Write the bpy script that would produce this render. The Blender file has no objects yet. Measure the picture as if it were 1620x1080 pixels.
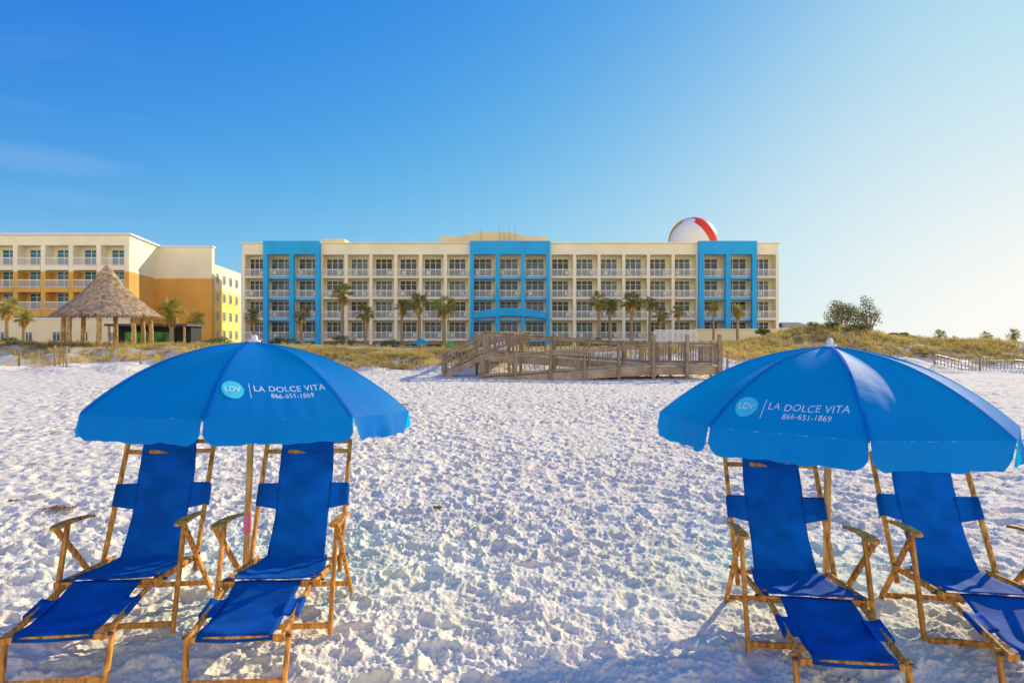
import bpy, math, random
import numpy as np
from mathutils import Vector, Matrix
random.seed(7); rng=np.random.default_rng(5)
S=bpy.context.scene; COL=S.collection
PI=math.pi
H=1.7; F=1080.0
def P(px,py,Y): return Vector(((px-810)/F*Y, Y, H-(py-540)/F*Y))
def PX(px,Y): return (px-810)/F*Y
def PZ(py,Y): return H-(py-540)/F*Y
# ------------------------------------------------------------------ materials
def new_mat(name):
    m=bpy.data.materials.new(name); m.use_nodes=True
    nt=m.node_tree; b=nt.nodes['Principled BSDF']; return m,nt,b
def mat(name,col,rough=.7,var=.12,scale=4,metal=0,bump=0,bscale=40,rand=0,spec=.3,stretch=None):
    m,nt,b=new_mat(name)
    tc=nt.nodes.new('ShaderNodeTexCoord'); n=nt.nodes.new('ShaderNodeTexNoise')
    n.inputs['Scale'].default_value=scale; n.inputs['Detail'].default_value=6
    src=tc.outputs['Object']
    if stretch:
        mp=nt.nodes.new('ShaderNodeMapping'); mp.inputs['Scale'].default_value=stretch
        nt.links.new(src,mp.inputs['Vector']); src=mp.outputs['Vector']
    nt.links.new(src,n.inputs['Vector'])
    cr=nt.nodes.new('ShaderNodeValToRGB')
    cr.color_ramp.elements[0].position=.3; cr.color_ramp.elements[1].position=.7
    lo=[max(0,c*(1-var*1.6)) for c in col]; hi=[min(1,c*(1+var)) for c in col]
    cr.color_ramp.elements[0].color=(*lo,1); cr.color_ramp.elements[1].color=(*hi,1)
    nt.links.new(n.outputs['Fac'],cr.inputs['Fac'])
    out=cr.outputs['Color']
    if rand:
        oi=nt.nodes.new('ShaderNodeObjectInfo'); hs=nt.nodes.new('ShaderNodeHueSaturation')
        mr=nt.nodes.new('ShaderNodeMapRange'); mr.inputs['To Min'].default_value=1-rand; mr.inputs['To Max'].default_value=1+rand
        nt.links.new(oi.outputs['Random'],mr.inputs['Value']); nt.links.new(mr.outputs['Result'],hs.inputs['Value'])
        nt.links.new(out,hs.inputs['Color']); out=hs.outputs['Color']
    nt.links.new(out,b.inputs['Base Color'])
    b.inputs['Roughness'].default_value=rough; b.inputs['Metallic'].default_value=metal
    b.inputs['Specular IOR Level'].default_value=spec
    if bump:
        n2=nt.nodes.new('ShaderNodeTexNoise'); n2.inputs['Scale'].default_value=bscale; n2.inputs['Detail'].default_value=5
        nt.links.new(src,n2.inputs['Vector'])
        bp=nt.nodes.new('ShaderNodeBump'); bp.inputs['Strength'].default_value=bump; bp.inputs['Distance'].default_value=.02
        nt.links.new(n2.outputs['Fac'],bp.inputs['Height']); nt.links.new(bp.outputs['Normal'],b.inputs['Normal'])
    return m
def translucent(m,amount,tcol):
    nt=m.node_tree; b=nt.nodes['Principled BSDF']; o=nt.nodes['Material Output']
    t=nt.nodes.new('ShaderNodeBsdfTranslucent'); t.inputs['Color'].default_value=(*tcol,1)
    mx=nt.nodes.new('ShaderNodeMixShader'); mx.inputs[0].default_value=amount
    nt.links.new(b.outputs[0],mx.inputs[1]); nt.links.new(t.outputs[0],mx.inputs[2]); nt.links.new(mx.outputs[0],o.inputs['Surface'])
    return m
M={}
M['wood']=mat('chair wood',(.80,.31,.065),.6,.42,6,bump=.4,bscale=30,rand=.15,spec=.08,stretch=(6,6,1.2))
M['polewood']=mat('pole wood',(.74,.42,.16),.6,.3,6,bump=.2,spec=.1,stretch=(6,6,.8))
M['canvas']=translucent(mat('blue canvas',(.003,.115,.45),.75,.22,7,bump=.45,bscale=9,rand=.06,spec=.10),.33,(.0,.46,.98))
M['umb']=translucent(mat('umbrella cloth',(.003,.145,.64),.62,.10,3,bump=.3,bscale=5,spec=.12),.5,(.0,.68,1.0))
M['bolt']=mat('bolt',(.12,.1,.09),.5,.2,10,metal=.7)
M['white']=mat('white paint',(.8,.8,.78),.5,.04)
M['letter']=mat('lettering white',(.9,.9,.92),.6,.02)
M['disc']=mat('emblem cyan',(.06,.64,.80),.6,.03)
M['steel']=mat('rib steel',(.35,.36,.38),.4,.1,metal=.8)
M['cream']=mat('cream stucco',(.89,.78,.53),.85,.05,.4)
M['creaml']=mat('pale stucco',(.93,.85,.63),.85,.05,.4)
M['pedim']=mat('tan stucco',(.85,.67,.34),.85,.05,.4)
M['hblue']=mat('blue stucco',(.03,.44,.86),.8,.06,.4)
M['slabblue']=mat('pale blue concrete',(.16,.54,.86),.8,.06,.4)
M['gold']=mat('golden stucco',(.76,.43,.10),.85,.07,.4)
M['yellow']=mat('yellow stucco',(.90,.74,.22),.85,.07,.4)
M['slab']=mat('slab concrete',(.90,.82,.64),.8,.06,.5)
M['rail']=mat('white rail',(.9,.9,.88),.5,.03)
M['frame']=mat('window frame',(.78,.78,.74),.5,.03)
M['glass']=mat('tinted glass',(.09,.13,.17),.3,.5,.6,rand=.7,spec=.3)
M['bglass']=mat('blue glass',(.05,.19,.30),.3,.3,.6,rand=.4,spec=.3)
M['board']=mat('weathered boards',(.34,.26,.175),.8,.25,3,bump=.2,rand=.16)
M['plank']=mat('deck planks',(.44,.34,.23),.8,.2,2)
M['thatch']=mat('thatch',(.68,.50,.29),.95,.35,3.5)
M['log']=mat('log',(.60,.38,.18),.85,.3,4,bump=.5)
M['trunk']=mat('palm trunk',(.42,.30,.17),.9,.35,5,bump=.6,bscale=8,stretch=(1,1,5))
M['frond']=translucent(mat('palm fronds',(.38,.34,.07),.6,.5,1.6,rand=.35),.35,(.62,.56,.09))
M['deadfrond']=translucent(mat('dry fronds',(.62,.42,.14),.8,.35,2),.25,(.68,.46,.12))
M['leaf']=translucent(mat('tree leaves',(.20,.21,.06),.65,.5,1.5),.3,(.36,.36,.07))
M['grass']=translucent(mat('dune grass',(.60,.46,.15),.8,.5,.35),.3,(.72,.56,.16))
M['shrubleaf']=translucent(mat('shrub leaves',(.20,.23,.07),.7,.45,1.2),.2,(.27,.31,.07))
M['red']=mat('ball red',(.84,.07,.02),.5,.05,.3)
M['bally']=mat('ball yellow',(.88,.50,.04),.5,.05,.3)
M['ballw']=mat('ball white',(.88,.86,.80),.5,.04,.3)
M['teal']=mat('teal cloth',(.02,.45,.52),.7,.1)
M['green']=mat('green cloth',(.18,.55,.05),.7,.1)
M['roofd']=mat('dark roof',(.12,.12,.13),.8,.2)
M['roofg']=mat('green grey roof',(.22,.25,.20),.8,.2)
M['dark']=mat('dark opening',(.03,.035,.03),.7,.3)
M['mural']=mat('green mural',(.10,.35,.06),.7,.5,1.2)
M['weed']=mat('seaweed',(.30,.17,.07),.9,.4,30)
M['pink']=mat('pink sticker',(.75,.2,.3),.6,.1)
# ------------------------------------------------------------------ mesh builder
class MB:
    def __init__(s): s.v=[]; s.f=[]; s.m=[]
    def add(s,vs,fs,mi=0):
        o=len(s.v); s.v+= [tuple(v) for v in vs]; s.f+=[tuple(i+o for i in f) for f in fs]; s.m+=[mi]*len(fs); return s
    def box(s,x0,x1,y0,y1,z0,z1,mi=0):
        vs=[(x0,y0,z0),(x1,y0,z0),(x1,y1,z0),(x0,y1,z0),(x0,y0,z1),(x1,y0,z1),(x1,y1,z1),(x0,y1,z1)]
        return s.add(vs,[(0,3,2,1),(4,5,6,7),(0,1,5,4),(1,2,6,5),(2,3,7,6),(3,0,4,7)],mi)
    def bar(s,p0,p1,w,t,side=(1,0,0),w1=None,ch=.22,mi=0):
        p0=Vector(p0);p1=Vector(p1); d=(p1-p0).normalized(); a=Vector(side); a=(a-d*a.dot(d)).normalized(); n=d.cross(a)
        w1=w1 or w; rings=[]
        for p,ww in ((p0,w),(p1,w1)):
            c=min(ww,t)*ch; hw=ww/2;ht=t/2
            for (x,y) in ((hw-c,-ht),(hw,-ht+c),(hw,ht-c),(hw-c,ht),(-hw+c,ht),(-hw,ht-c),(-hw,-ht+c),(-hw+c,-ht)):
                rings.append(p+a*x+n*y)
        fs=[(i,(i+1)%8,8+(i+1)%8,8+i) for i in range(8)]+[tuple(range(7,-1,-1)),tuple(range(8,16))]
        return s.add(rings,fs,mi)
    def tube(s,pts,rad,n=8,cap=True,mi=0):
        pts=[Vector(p) for p in pts]
        if not hasattr(rad,'__len__'): rad=[rad]*len(pts)
        vs=[];fs=[]
        for i,p in enumerate(pts):
            d=(pts[min(i+1,len(pts)-1)]-pts[max(i-1,0)]).normalized()
            a=Vector((1,0,0)) if abs(d.x)<.9 else Vector((0,1,0)); a=(a-d*a.dot(d)).normalized(); b=d.cross(a)
            for k in range(n): vs.append(p+(a*math.cos(2*PI*k/n)+b*math.sin(2*PI*k/n))*rad[i])
        for i in range(len(pts)-1):
            for k in range(n): fs.append((i*n+k,i*n+(k+1)%n,(i+1)*n+(k+1)%n,(i+1)*n+k))
        if cap: fs+= [tuple(range(n-1,-1,-1)),tuple((len(pts)-1)*n+k for k in range(n))]
        return s.add(vs,fs,mi)
    def prism(s,poly,z0,z1,mi=0):
        n=len(poly); vs=[(x,y,z0) for x,y in poly]+[(x,y,z1) for x,y in poly]
        return s.add(vs,[(i,(i+1)%n,n+(i+1)%n,n+i) for i in range(n)]+[tuple(range(n-1,-1,-1)),tuple(range(n,2*n))],mi)
    def grid(s,nu,nv,fn,mi=0):
        vs=[fn(i/nu,j/nv) for j in range(nv+1) for i in range(nu+1)]
        fs=[(j*(nu+1)+i,j*(nu+1)+i+1,(j+1)*(nu+1)+i+1,(j+1)*(nu+1)+i) for j in range(nv) for i in range(nu)]
        return s.add(vs,fs,mi)
    def mesh(s,name,mats,smooth=False):
        me=bpy.data.meshes.new(name); me.from_pydata(s.v,[],s.f)
        if not isinstance(mats,(list,tuple)): mats=[mats]
        for m in mats: me.materials.append(m)
        if len(mats)>1: me.polygons.foreach_set('material_index',s.m)
        if smooth: me.polygons.foreach_set('use_smooth',[True]*len(me.polygons))
        me.update(); return me
    def build(s,name,mats,parent=None,smooth=False,solid=0,loc=None):
        o=bpy.data.objects.new(name,s.mesh(name,mats,smooth)); COL.objects.link(o); o.parent=parent
        if loc: o.location=loc
        if solid:
            md=o.modifiers.new('thick','SOLIDIFY'); md.thickness=solid; md.offset=0
        return o
def inst(name,me,parent=None,loc=(0,0,0)):
    o=bpy.data.objects.new(name,me); COL.objects.link(o); o.parent=parent; o.location=loc; return o
def tag(o,label,cat,group=None):
    o['label']=label; o['category']=cat
    if group: o['group']=group
    return o
def thing(name,label,cat,loc=(0,0,0),rz=0,group=None):
    o=bpy.data.objects.new(name,None); COL.objects.link(o); o.location=loc; o.rotation_euler=(0,0,rz); o.empty_display_size=.2
    return tag(o,label,cat,group)
def copy_tree(o,parent=None):
    c=o.copy(); COL.objects.link(c); c.parent=parent
    for ch in list(o.children): copy_tree(ch,c)
    return c
def sstep(t): t=np.clip(t,0,1); return t*t*(3-2*t)
# ------------------------------------------------------------------ terrain
def T(x,y):
    x=np.asarray(x,float); y=np.asarray(y,float)
    y0=36+1.6*np.sin(x*.21+1)+.9*np.sin(x*.53)
    hx=1.0+.35*sstep((-14-x)/8)+.1*np.sin(x*.3)
    r=sstep((y-y0)/(9+1.5*np.sin(x*.4)))*hx
    d=1.7*np.exp(-((x-23.5)/5.2)**2-((y-52)/6.5)**2)+.7*np.exp(-((x-34)/5)**2-((y-50)/6)**2)+.45*np.exp(-((x-15)/3)**2-((y-50)/5)**2)
    k=sstep((y-33)/5)*(1-sstep((y-62)/14))
    hum=.12*np.sin(x*1.3+.7*np.sin(y*.9))*np.sin(y*1.1+.5*x)+.06*np.sin(x*2.7+y)*np.sin(y*2.1-x*.8)
    bank=.35*np.exp(-((x+22)/4)**2-((y-37.5)/2.2)**2)+.3*np.exp(-((x+29)/3)**2-((y-37)/2)**2)
    return r+d+k*hum+bank+.03*np.sin(x*.5)*np.sin(y*.37)
def Tz(x,y): return float(T(x,y))
N=1024; L=6.0
fx=np.fft.fftfreq(N,L/N); kx,ky=np.meshgrid(fx,fx); kk=np.sqrt(kx**2+ky**2)+1e-9
def fftn(lo,hi,beta):
    w=rng.normal(size=(N,N)); f=np.fft.fft2(w)*kk**(-beta)*np.exp(-(lo/kk)**4)*np.exp(-(kk/hi)**2)
    h=np.real(np.fft.ifft2(f)); return h/h.std()
HM=.0085*fftn(1.2,14,1.4)
jj=np.arange(-34,35); JX,JY=np.meshgrid(jj,jj); cell=L/N
for i in range(1900):
    cx,cy=rng.integers(0,N,2); a=rng.uniform(0,PI); la=.03+.10*rng.random()**1.3; lb=la*rng.uniform(.42,.85); dep=la*rng.uniform(.20,.40)
    u=(JX*np.cos(a)+JY*np.sin(a))*cell/la; v=(-JX*np.sin(a)+JY*np.cos(a))*cell/lb; d=np.sqrt(u*u+v*v)
    ix=(cx+JX)%N; iy=(cy+JY)%N; h=HM[iy,ix]; base=h[34,34]*.5
    bowl=base+dep*(d**2.4-1)+.006
    rim=.009*np.exp(-((d-1.16)/.15)**2)
    HM[iy,ix]=np.where(d<1.05,np.minimum(h,bowl),h+rim)
rd=fftn(3,22,.6); HM+=.0075*(.8-np.abs(rd))*.55
HM+=.0028*fftn(14,80,.4)
HM-=HM.mean()
def samp(x,y):
    gx=(x/L*N); gy=(y/L*N); i0=np.floor(gx).astype(int); j0=np.floor(gy).astype(int); a=gx-i0; b=gy-j0
    i0%=N; j0%=N; i1=(i0+1)%N; j1=(j0+1)%N
    return (HM[j0,i0]*(1-a)+HM[j0,i1]*a)*(1-b)+(HM[j1,i0]*(1-a)+HM[j1,i1]*a)*b
def micro(x,y):
    c,s=math.cos(.6),math.sin(.6)
    big=.75+.35*np.sin(x*.9+1.3*np.sin(y*.7))*np.sin(y*.8+.6*x)
    return samp(x,y)*.92*np.clip(big+.25,.6,1.25)+.72*samp((c*x-s*y)*.55+3.1,(s*x+c*y)*.55+1.7)
nc=1150
ys=np.concatenate([np.array([-60,-20,-6,-2,0,.8]),1.5*np.exp(np.linspace(0,math.log(66/1.5),1120)),np.array([70,75,80,90,100,120,150,200,300,500,900,1600,3000,6000])])
nr=len(ys); us=np.linspace(-1,1,nc); us=.70*us+1.1*us**7
wid=np.where(ys<0,80,np.maximum(ys,0)*1.05+1.2); wid[:6]=[80,30,10,5,3.5,2.4]; wid[ys>66]=ys[ys>66]*1.6+3
X=us[None,:]*wid[:,None]; Y=np.repeat(ys[:,None],nc,1)
fade=1-sstep((Y-45)/25); fade=np.where(Y<1,0,fade)
Z=T(X,np.maximum(Y,0))+micro(X,Y)*fade*(1+.1*sstep((Y-8)/20))
co=np.stack([X,Y,Z],-1).reshape(-1,3).astype(np.float32)
idx=np.arange(nr*nc).reshape(nr,nc)
q=np.stack([idx[:-1,:-1],idx[:-1,1:],idx[1:,1:],idx[1:,:-1]],-1).reshape(-1,4).astype(np.int32)
me=bpy.data.meshes.new('sand'); me.vertices.add(len(co)); me.vertices.foreach_set('co',co.ravel())
me.loops.add(q.size); me.loops.foreach_set('vertex_index',q.ravel()); me.polygons.add(len(q))
me.polygons.foreach_set('loop_start',np.arange(0,q.size,4,dtype=np.int32)); me.polygons.foreach_set('loop_total',np.full(len(q),4,dtype=np.int32))
me.polygons.foreach_set('use_smooth',np.ones(len(q),bool)); me.update(); me.validate()
g=bpy.data.objects.new('ground',me); COL.objects.link(g); g['kind']='structure'
m,nt,b=new_mat('white sand'); nd=nt.nodes; lk=nt.links
tc=nd.new('ShaderNodeTexCoord')
n1=nd.new('ShaderNodeTexNoise'); n1.inputs['Scale'].default_value=1.3; n1.inputs['Detail'].default_value=8; lk.new(tc.outputs['Object'],n1.inputs['Vector'])
r1=nd.new('ShaderNodeValToRGB'); r1.color_ramp.elements[0].position=.3; r1.color_ramp.elements[1].position=.7
r1.color_ramp.elements[0].color=(.88,.78,.57,1); r1.color_ramp.elements[1].color=(.99,.91,.70,1); lk.new(n1.outputs['Fac'],r1.inputs['Fac'])
n3=nd.new('ShaderNodeTexNoise'); n3.inputs['Scale'].default_value=180; n3.inputs['Detail'].default_value=2; lk.new(tc.outputs['Object'],n3.inputs['Vector'])
r3=nd.new('ShaderNodeValToRGB'); r3.color_ramp.elements[0].position=.28; r3.color_ramp.elements[1].position=.42; r3.color_ramp.elements[0].color=(.8,.75,.68,1); r3.color_ramp.elements[1].color=(1,1,1,1); lk.new(n3.outputs['Fac'],r3.inputs['Fac'])
mm=nd.new('ShaderNodeMix'); mm.data_type='RGBA'; mm.blend_type='MULTIPLY'; mm.inputs[0].default_value=1; lk.new(r1.outputs['Color'],mm.inputs[6]); lk.new(r3.outputs['Color'],mm.inputs[7])
sx=nd.new('ShaderNodeSeparateXYZ'); lk.new(tc.outputs['Object'],sx.inputs[0])
mr=nd.new('ShaderNodeMapRange'); mr.inputs['From Min'].default_value=40; mr.inputs['From Max'].default_value=47; lk.new(sx.outputs['Y'],mr.inputs['Value'])
m2=nd.new('ShaderNodeMix'); m2.data_type='RGBA'; lk.new(mr.outputs['Result'],m2.inputs[0]); lk.new(mm.outputs[2],m2.inputs[6]); m2.inputs[7].default_value=(.55,.43,.22,1)
lk.new(m2.outputs[2],b.inputs['Base Color']); b.inputs['Roughness'].default_value=.95; b.inputs['Specular IOR Level'].default_value=.1
n2=nd.new('ShaderNodeTexNoise'); n2.inputs['Scale'].default_value=38; n2.inputs['Detail'].default_value=8; lk.new(tc.outputs['Object'],n2.inputs['Vector'])
bp=nd.new('ShaderNodeBump'); bp.inputs['Strength'].default_value=.6; bp.inputs['Distance'].default_value=.02; lk.new(n2.outputs['Fac'],bp.inputs['Height']); lk.new(bp.outputs['Normal'],b.inputs['Normal'])
me.materials.append(m)
# ------------------------------------------------------------------ beach chairs
def make_chair(label,group,ty=.60,tz=.98):
    t=thing('beach_chair',label,'beach chair',group=group)
    W=M['wood']; B0=Vector((0,.20,.22)); T0=Vector((0,ty,tz)); hw=.292
    def rl(s): return B0.lerp(T0,s)
    for sx_ in (-1,1):
        x=sx_*hw
        MB().bar((x,B0.y-.03,B0.z-.05),(x,T0.y,T0.z),.024,.040).build('back_rail',W,t)
        xo=sx_*.335
        MB().bar((xo,-.15,.60),(xo-sx_*.0,-.36,-.02),.022,.038).build('front_leg',W,t)
        MB().bar((sx_*.360,-.25,.59),(sx_*.335,.36,-.02),.022,.038).build('rear_leg',W,t)
        ab=MB(); prof=[(0,.022),(.12,.021),(.25,.027),(.36,.035),(.43,.034),(.465,.024),(.478,.008)]
        vs=[]
        for (l_,hw_) in prof:
            y=.17-l_; z=.556+.085*l_+.014*math.sin(PI*l_/.478); 
            for (xx,zz) in ((-hw_,-.008),(-hw_*.9,.008),(hw_*.9,.008),(hw_,-.008)): vs.append((sx_*.345+xx,y,z+zz))
        fs=[tuple((3,2,1,0))]
        for i_ in range(len(prof)-1):
            for k_ in range(4): fs.append((i_*4+k_,i_*4+(k_+1)%4,(i_+1)*4+(k_+1)%4,(i_+1)*4+k_))
        e_=(len(prof)-1)*4; fs.append((e_,e_+1,e_+2,e_+3))
        ab.add(vs,fs).build('armrest',W,t)
        MB().bar((sx_*.264,.27,.235),(sx_*.264,-.42,.305),.022,.036).build('seat_rail',W,t)
        MB().bar((sx_*.238,-.30,.30),(sx_*.225,-1.0,.235),.022,.034).build('footrest_rail',W,t)
        MB().bar((sx_*.248,-.93,.25),(sx_*.235,-1.0,-.03),.022,.034).build('footrest_leg',W,t)
        for (yy,zz,xx) in ((-.19,.52,.374),(.02,.33,.372),(-.34,.295,.298),(-.96,.235,.262)):
            MB().tube([(sx_*(xx-.03),yy,zz),(sx_*xx,yy,zz)],.008,8).build('bolt',M['bolt'],t)
    for s,r in ((.985,.011),(.90,.010)): 
        p=rl(s); MB().bar((-hw,p.y,p.z),(hw,p.y,p.z),.03,.018,(0,.4,1)).build('back_crossbar',W,t)
    MB().bar((-.335,-.35,.03),(.335,-.35,.03),.032,.02,(0,0,1)).build('front_stretcher',W,t)
    MB().bar((-.335,.345,.03),(.335,.345,.03),.032,.02,(0,0,1)).build('rear_stretcher',W,t)
    MB().bar((-.235,-.995,.025),(.235,-.995,.025),.032,.02,(0,0,1)).build('footrest_stretcher',W,t)
    MB().bar((-.235,-.985,.236),(.235,-.985,.236),.03,.022,(0,0,1)).build('footrest_bar',W,t)
    MB().bar((-.29,-.40,.30),(.29,-.40,.30),.034,.022,(0,0,1)).build('seat_bar',W,t)
    MB().tube([(-.28,.24,.235),(.28,.24,.235)],.013,8).build('rear_seat_bar',W,t)
    dd=(T0-B0).normalized(); n=Vector((0,-dd.z,dd.y))
    def back(u,v):
        x=(u*2-1)*(.183+.004*math.cos(v*9)); s=.03+.955*v; p=rl(s)
        sag=.05*math.sin(PI*min(1,v*1.02))**.8+.007*math.sin(v*17+u*3)*math.sin(u*PI)+.003*math.sin(v*41+u*9)
        return Vector((x,p.y,p.z))-n*(sag-.028)-n*.012*(1-(2*u-1)**2)
    MB().grid(14,40,back).build('back_sling',M['canvas'],t,True,.005)
    top=MB(); p=rl(.985)
    top.grid(10,8,lambda u,v: Vector(((u*2-1)*.182,p.y+.024*math.cos(PI*(.95-1.4*v)+PI/2+.4),p.z+.024*math.sin(PI*(1.25-1.3*v)))))
    top.build('sling_hem',M['canvas'],t,True,.004)
    def seat(u,v):
        hwid=.20+.055*min(1,v*1.6); y=.245-.66*v; z=.245+.075*v-.055*math.sin(PI*v)**.9*(1-.5*abs(2*u-1)**3)+.005*math.sin(u*23+v*4)*math.sin(PI*v)
        return Vector(((2*u-1)*hwid,y,z+.016))
    MB().grid(16,18,seat).build('seat_sling',M['canvas'],t,True,.005)
    def foot(u,v):
        y=-.405-.60*v; z=.318-.058*v-.038*math.sin(PI*v)*(1-.4*(2*u-1)**2)+.004*math.sin(v*15+u*5)
        if v>.97: z-=.03
        return Vector(((2*u-1)*.183,y,z))
    MB().grid(12,24,foot).build('footrest_sling',M['canvas'],t,True,.005)
    for sx_ in (-1,1):
        def flap(u,v):
            s=.43+.215*v+(.02-.05*v)*u; p=rl(s)
            sg=.05*math.sin(PI*min(1,s*1.02))**.8
            if u<.72:
                q_=u/.72; x=.17+(.303-.17)*q_; off=(.026-sg)*(1-q_)**1.5+.028*(1-(1-q_)**1.5)-.012*math.sin(PI*q_)
            else:
                a=(u-.72)/.28; x=.3065+.003*math.sin(PI*a); off=.028-.065*a
            return Vector((sx_*x,p.y,p.z))+n*off
        MB().grid(14,8,flap).build('side_flap',M['canvas'],t,True,.004)
        def ff(u,v):
            y=-.60-.18*v; zz=.300-.075*((-y-.405)/.6)
            if u<.7: x=.165+(.243-.165)*u/.7; z=zz+.022-.014*math.sin(PI*u/.7)
            else: x=.2505; z=zz+.022-.026*(u-.7)/.3
            return Vector((sx_*x,y,z))
        MB().grid(10,6,ff).build('footrest_flap',M['canvas'],t,True,.004)
    return t
def place(o,x,y,rz,label=None):
    o.location=(x,y,.012); o.rotation_euler=(0,0,rz)
    if label: o['label']=label
GR='slung beach chairs set out in pairs under the umbrellas'
c0=make_chair('wooden beach chair with blue canvas, leftmost of the four chairs',GR)
c1=copy_tree(c0)
c2=make_chair('wooden beach chair with blue canvas, left of the pole of the right umbrella',GR,.66,.915); c3=copy_tree(c2)
place(c0,-2.37,4.32,math.radians(7.4))
place(c1,-1.42,4.32,math.radians(3.8),'wooden beach chair with blue canvas, right of the pole of the left umbrella')
place(c2,1.676,4.05,math.radians(-7.8))
place(c3,2.685,4.08,math.radians(-10),'wooden beach chair with blue canvas, rightmost one, its footrest cut by the photo edge')
# ------------------------------------------------------------------ umbrellas
def text_mesh(txt,size):
    cu=bpy.data.curves.new('txt','FONT'); cu.body=txt; cu.size=size; cu.align_x='CENTER'; cu.align_y='CENTER'; cu.offset=-.008; cu.space_character=1.04
    o=bpy.data.objects.new('txt',cu); COL.objects.link(o); bpy.context.view_layer.update()
    me=bpy.data.meshes.new_from_object(o.evaluated_get(bpy.context.evaluated_depsgraph_get()))
    vs=[v.co.copy() for v in me.vertices]; fs=[tuple(p.vertices) for p in me.polygons]
    bpy.data.objects.remove(o); return vs,fs
def make_umbrella(label,cen,loc,tx,ty,vh=.14,rc=.86,R=1.085):
    t=thing('beach_umbrella',label,'umbrella',loc,0,'blue beach umbrellas over the chairs'); t.rotation_euler=(tx,ty,0)
    A=1.70; ph0=-PI/2+cen
    def zs(s): return -(.08*s+.40*s**2.3)
    def reff(phi):
        d=((phi-ph0)+PI/8)%(PI/4)-PI/8
        return R*(.03+.97*math.cos(PI/8)/math.cos(d)),d
    def pt(phi,r,off=0):
        re,d=reff(phi); s=r/re; s_=min(s,1)
        z=A+zs(s)-.038*math.cos(d*4)*math.sin(PI*s_)+.004*s_**3*math.sin(d*46+phi*3)*math.cos(d*4)
        return Vector((r*math.cos(phi),r*math.sin(phi),z+off))
    c=MB(); nn=8*24
    def can(u,v):
        phi=ph0+PI/8+u*2*PI; re,_=reff(phi); return pt(phi,max(.012,v)*re*.999)
    c.grid(nn,28,can)
    can_o=c.build('canopy',M['umb'],t,True)
    for k in range(8):
        pa=ph0-PI/8+k*PI/4
        vb=MB()
        def val(u,v):
            uu=.006+.988*u; phi=pa+uu*PI/4; re,d=reff(phi); p0=pt(phi,re*.999)
            edge=min(u,1-u)/.08; hgt=vh*(.60+.40*min(1,edge)**.5)+.006*math.sin(u*PI)+.005*math.sin(u*14+k)
            rr=re*.999+.014*v+(.022*math.sin(u*9+k*1.7)+.010*math.sin(u*23+k))*v; return Vector((rr*math.cos(phi),rr*math.sin(phi),p0.z-hgt*v))
        vb.grid(40,6,val); vb.build('valance',M['umb'],t,True)
        rb=MB(); rb.tube([pt(pa,r_,-.018) for r_ in np.linspace(.03,R*.99,9)],.006,6); rb.build('rib',M['steel'],t)
        st=MB(); st.tube([(.03*math.cos(pa),.03*math.sin(pa),A-.45),tuple(pt(pa,R*.5,-.03))],.005,6); st.build('strut',M['steel'],t)
        sm=MB()
        def seam(u,v):
            r_=.02+(R*.995-.02)*v; off=(u-.5)*.014; return pt(pa+off/max(r_,.05),r_,.004)
        sm.grid(1,20,seam).build('seam',M['umb'],t,True)
    MB().tube([(0,0,-.35),(0,0,A-.5),(0,0,A-.01)],[.023,.022,.017],12).build('pole',M['polewood'],t,True)
    MB().tube([(0,0,A-.49),(0,0,A-.42)],.036,12).build('hub',M['white'],t)
    fin=MB(); fin.tube([(0,0,A-.005),(0,0,A+.012),(0,0,A+.013),(0,0,A+.03),(0,0,A+.045),(0,0,A+.052)],[.045,.042,.02,.024,.018,.004],14); fin.build('finial',M['white'],t,True)
    def sur(u,w,off=.004):
        r=rc-w*1.05; phi=ph0+math.atan2(u,r); return pt(phi,math.hypot(u,r),off)
    def put(txt,w_target,u0,w0,name,mt,parent,off=.006):
        vs,fs=text_mesh(txt,1); w=max(v.x for v in vs)-min(v.x for v in vs); k=w_target/w
        mid=(max(v.x for v in vs)+min(v.x for v in vs))/2; my=(max(v.y for v in vs)+min(v.y for v in vs))/2
        b_=MB(); b_.add([sur(u0+(v.x-mid)*k,w0+(v.y-my)*k*1.12,off) for v in vs],fs); return b_.build(name,mt,parent)
    put('LA DOLCE VITA',.42,.085,.020,'lettering',M['letter'],t)
    put('866-651-1869',.25,.09,-.036,'phone_lettering',M['letter'],t)
    db=MB()
    def disc(u,v): a=u*2*PI; r=.062*max(v,.001); return sur(-.245+r*math.cos(a),0+r*math.sin(a),.006)
    db.grid(32,8,disc); dd=db.build('emblem_disc',M['disc'],t)
    put('LDV',.084,-.245,0,'emblem_letters',M['letter'],dd,.010)
    MB().grid(1,5,lambda u,v: sur(-.152+.003*u,-.058+.116*v,.006)).build('divider_line',M['letter'],t)
    return t
u1=make_umbrella('blue beach umbrella at left, over the left pair of chairs',math.radians(30),(-1.86,4.76,0),math.radians(-3),math.radians(1),rc=.83,R=1.10)
u2=make_umbrella('blue beach umbrella at right, over the right pair of chairs',math.radians(-37.5),(2.05,4.46,-.03),math.radians(-.3),math.radians(1),.15,rc=.87)
MB().tube([(0,0,.36),(0,0,.50)],.027,12).build('sticker',M['pink'],u1)
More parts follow.
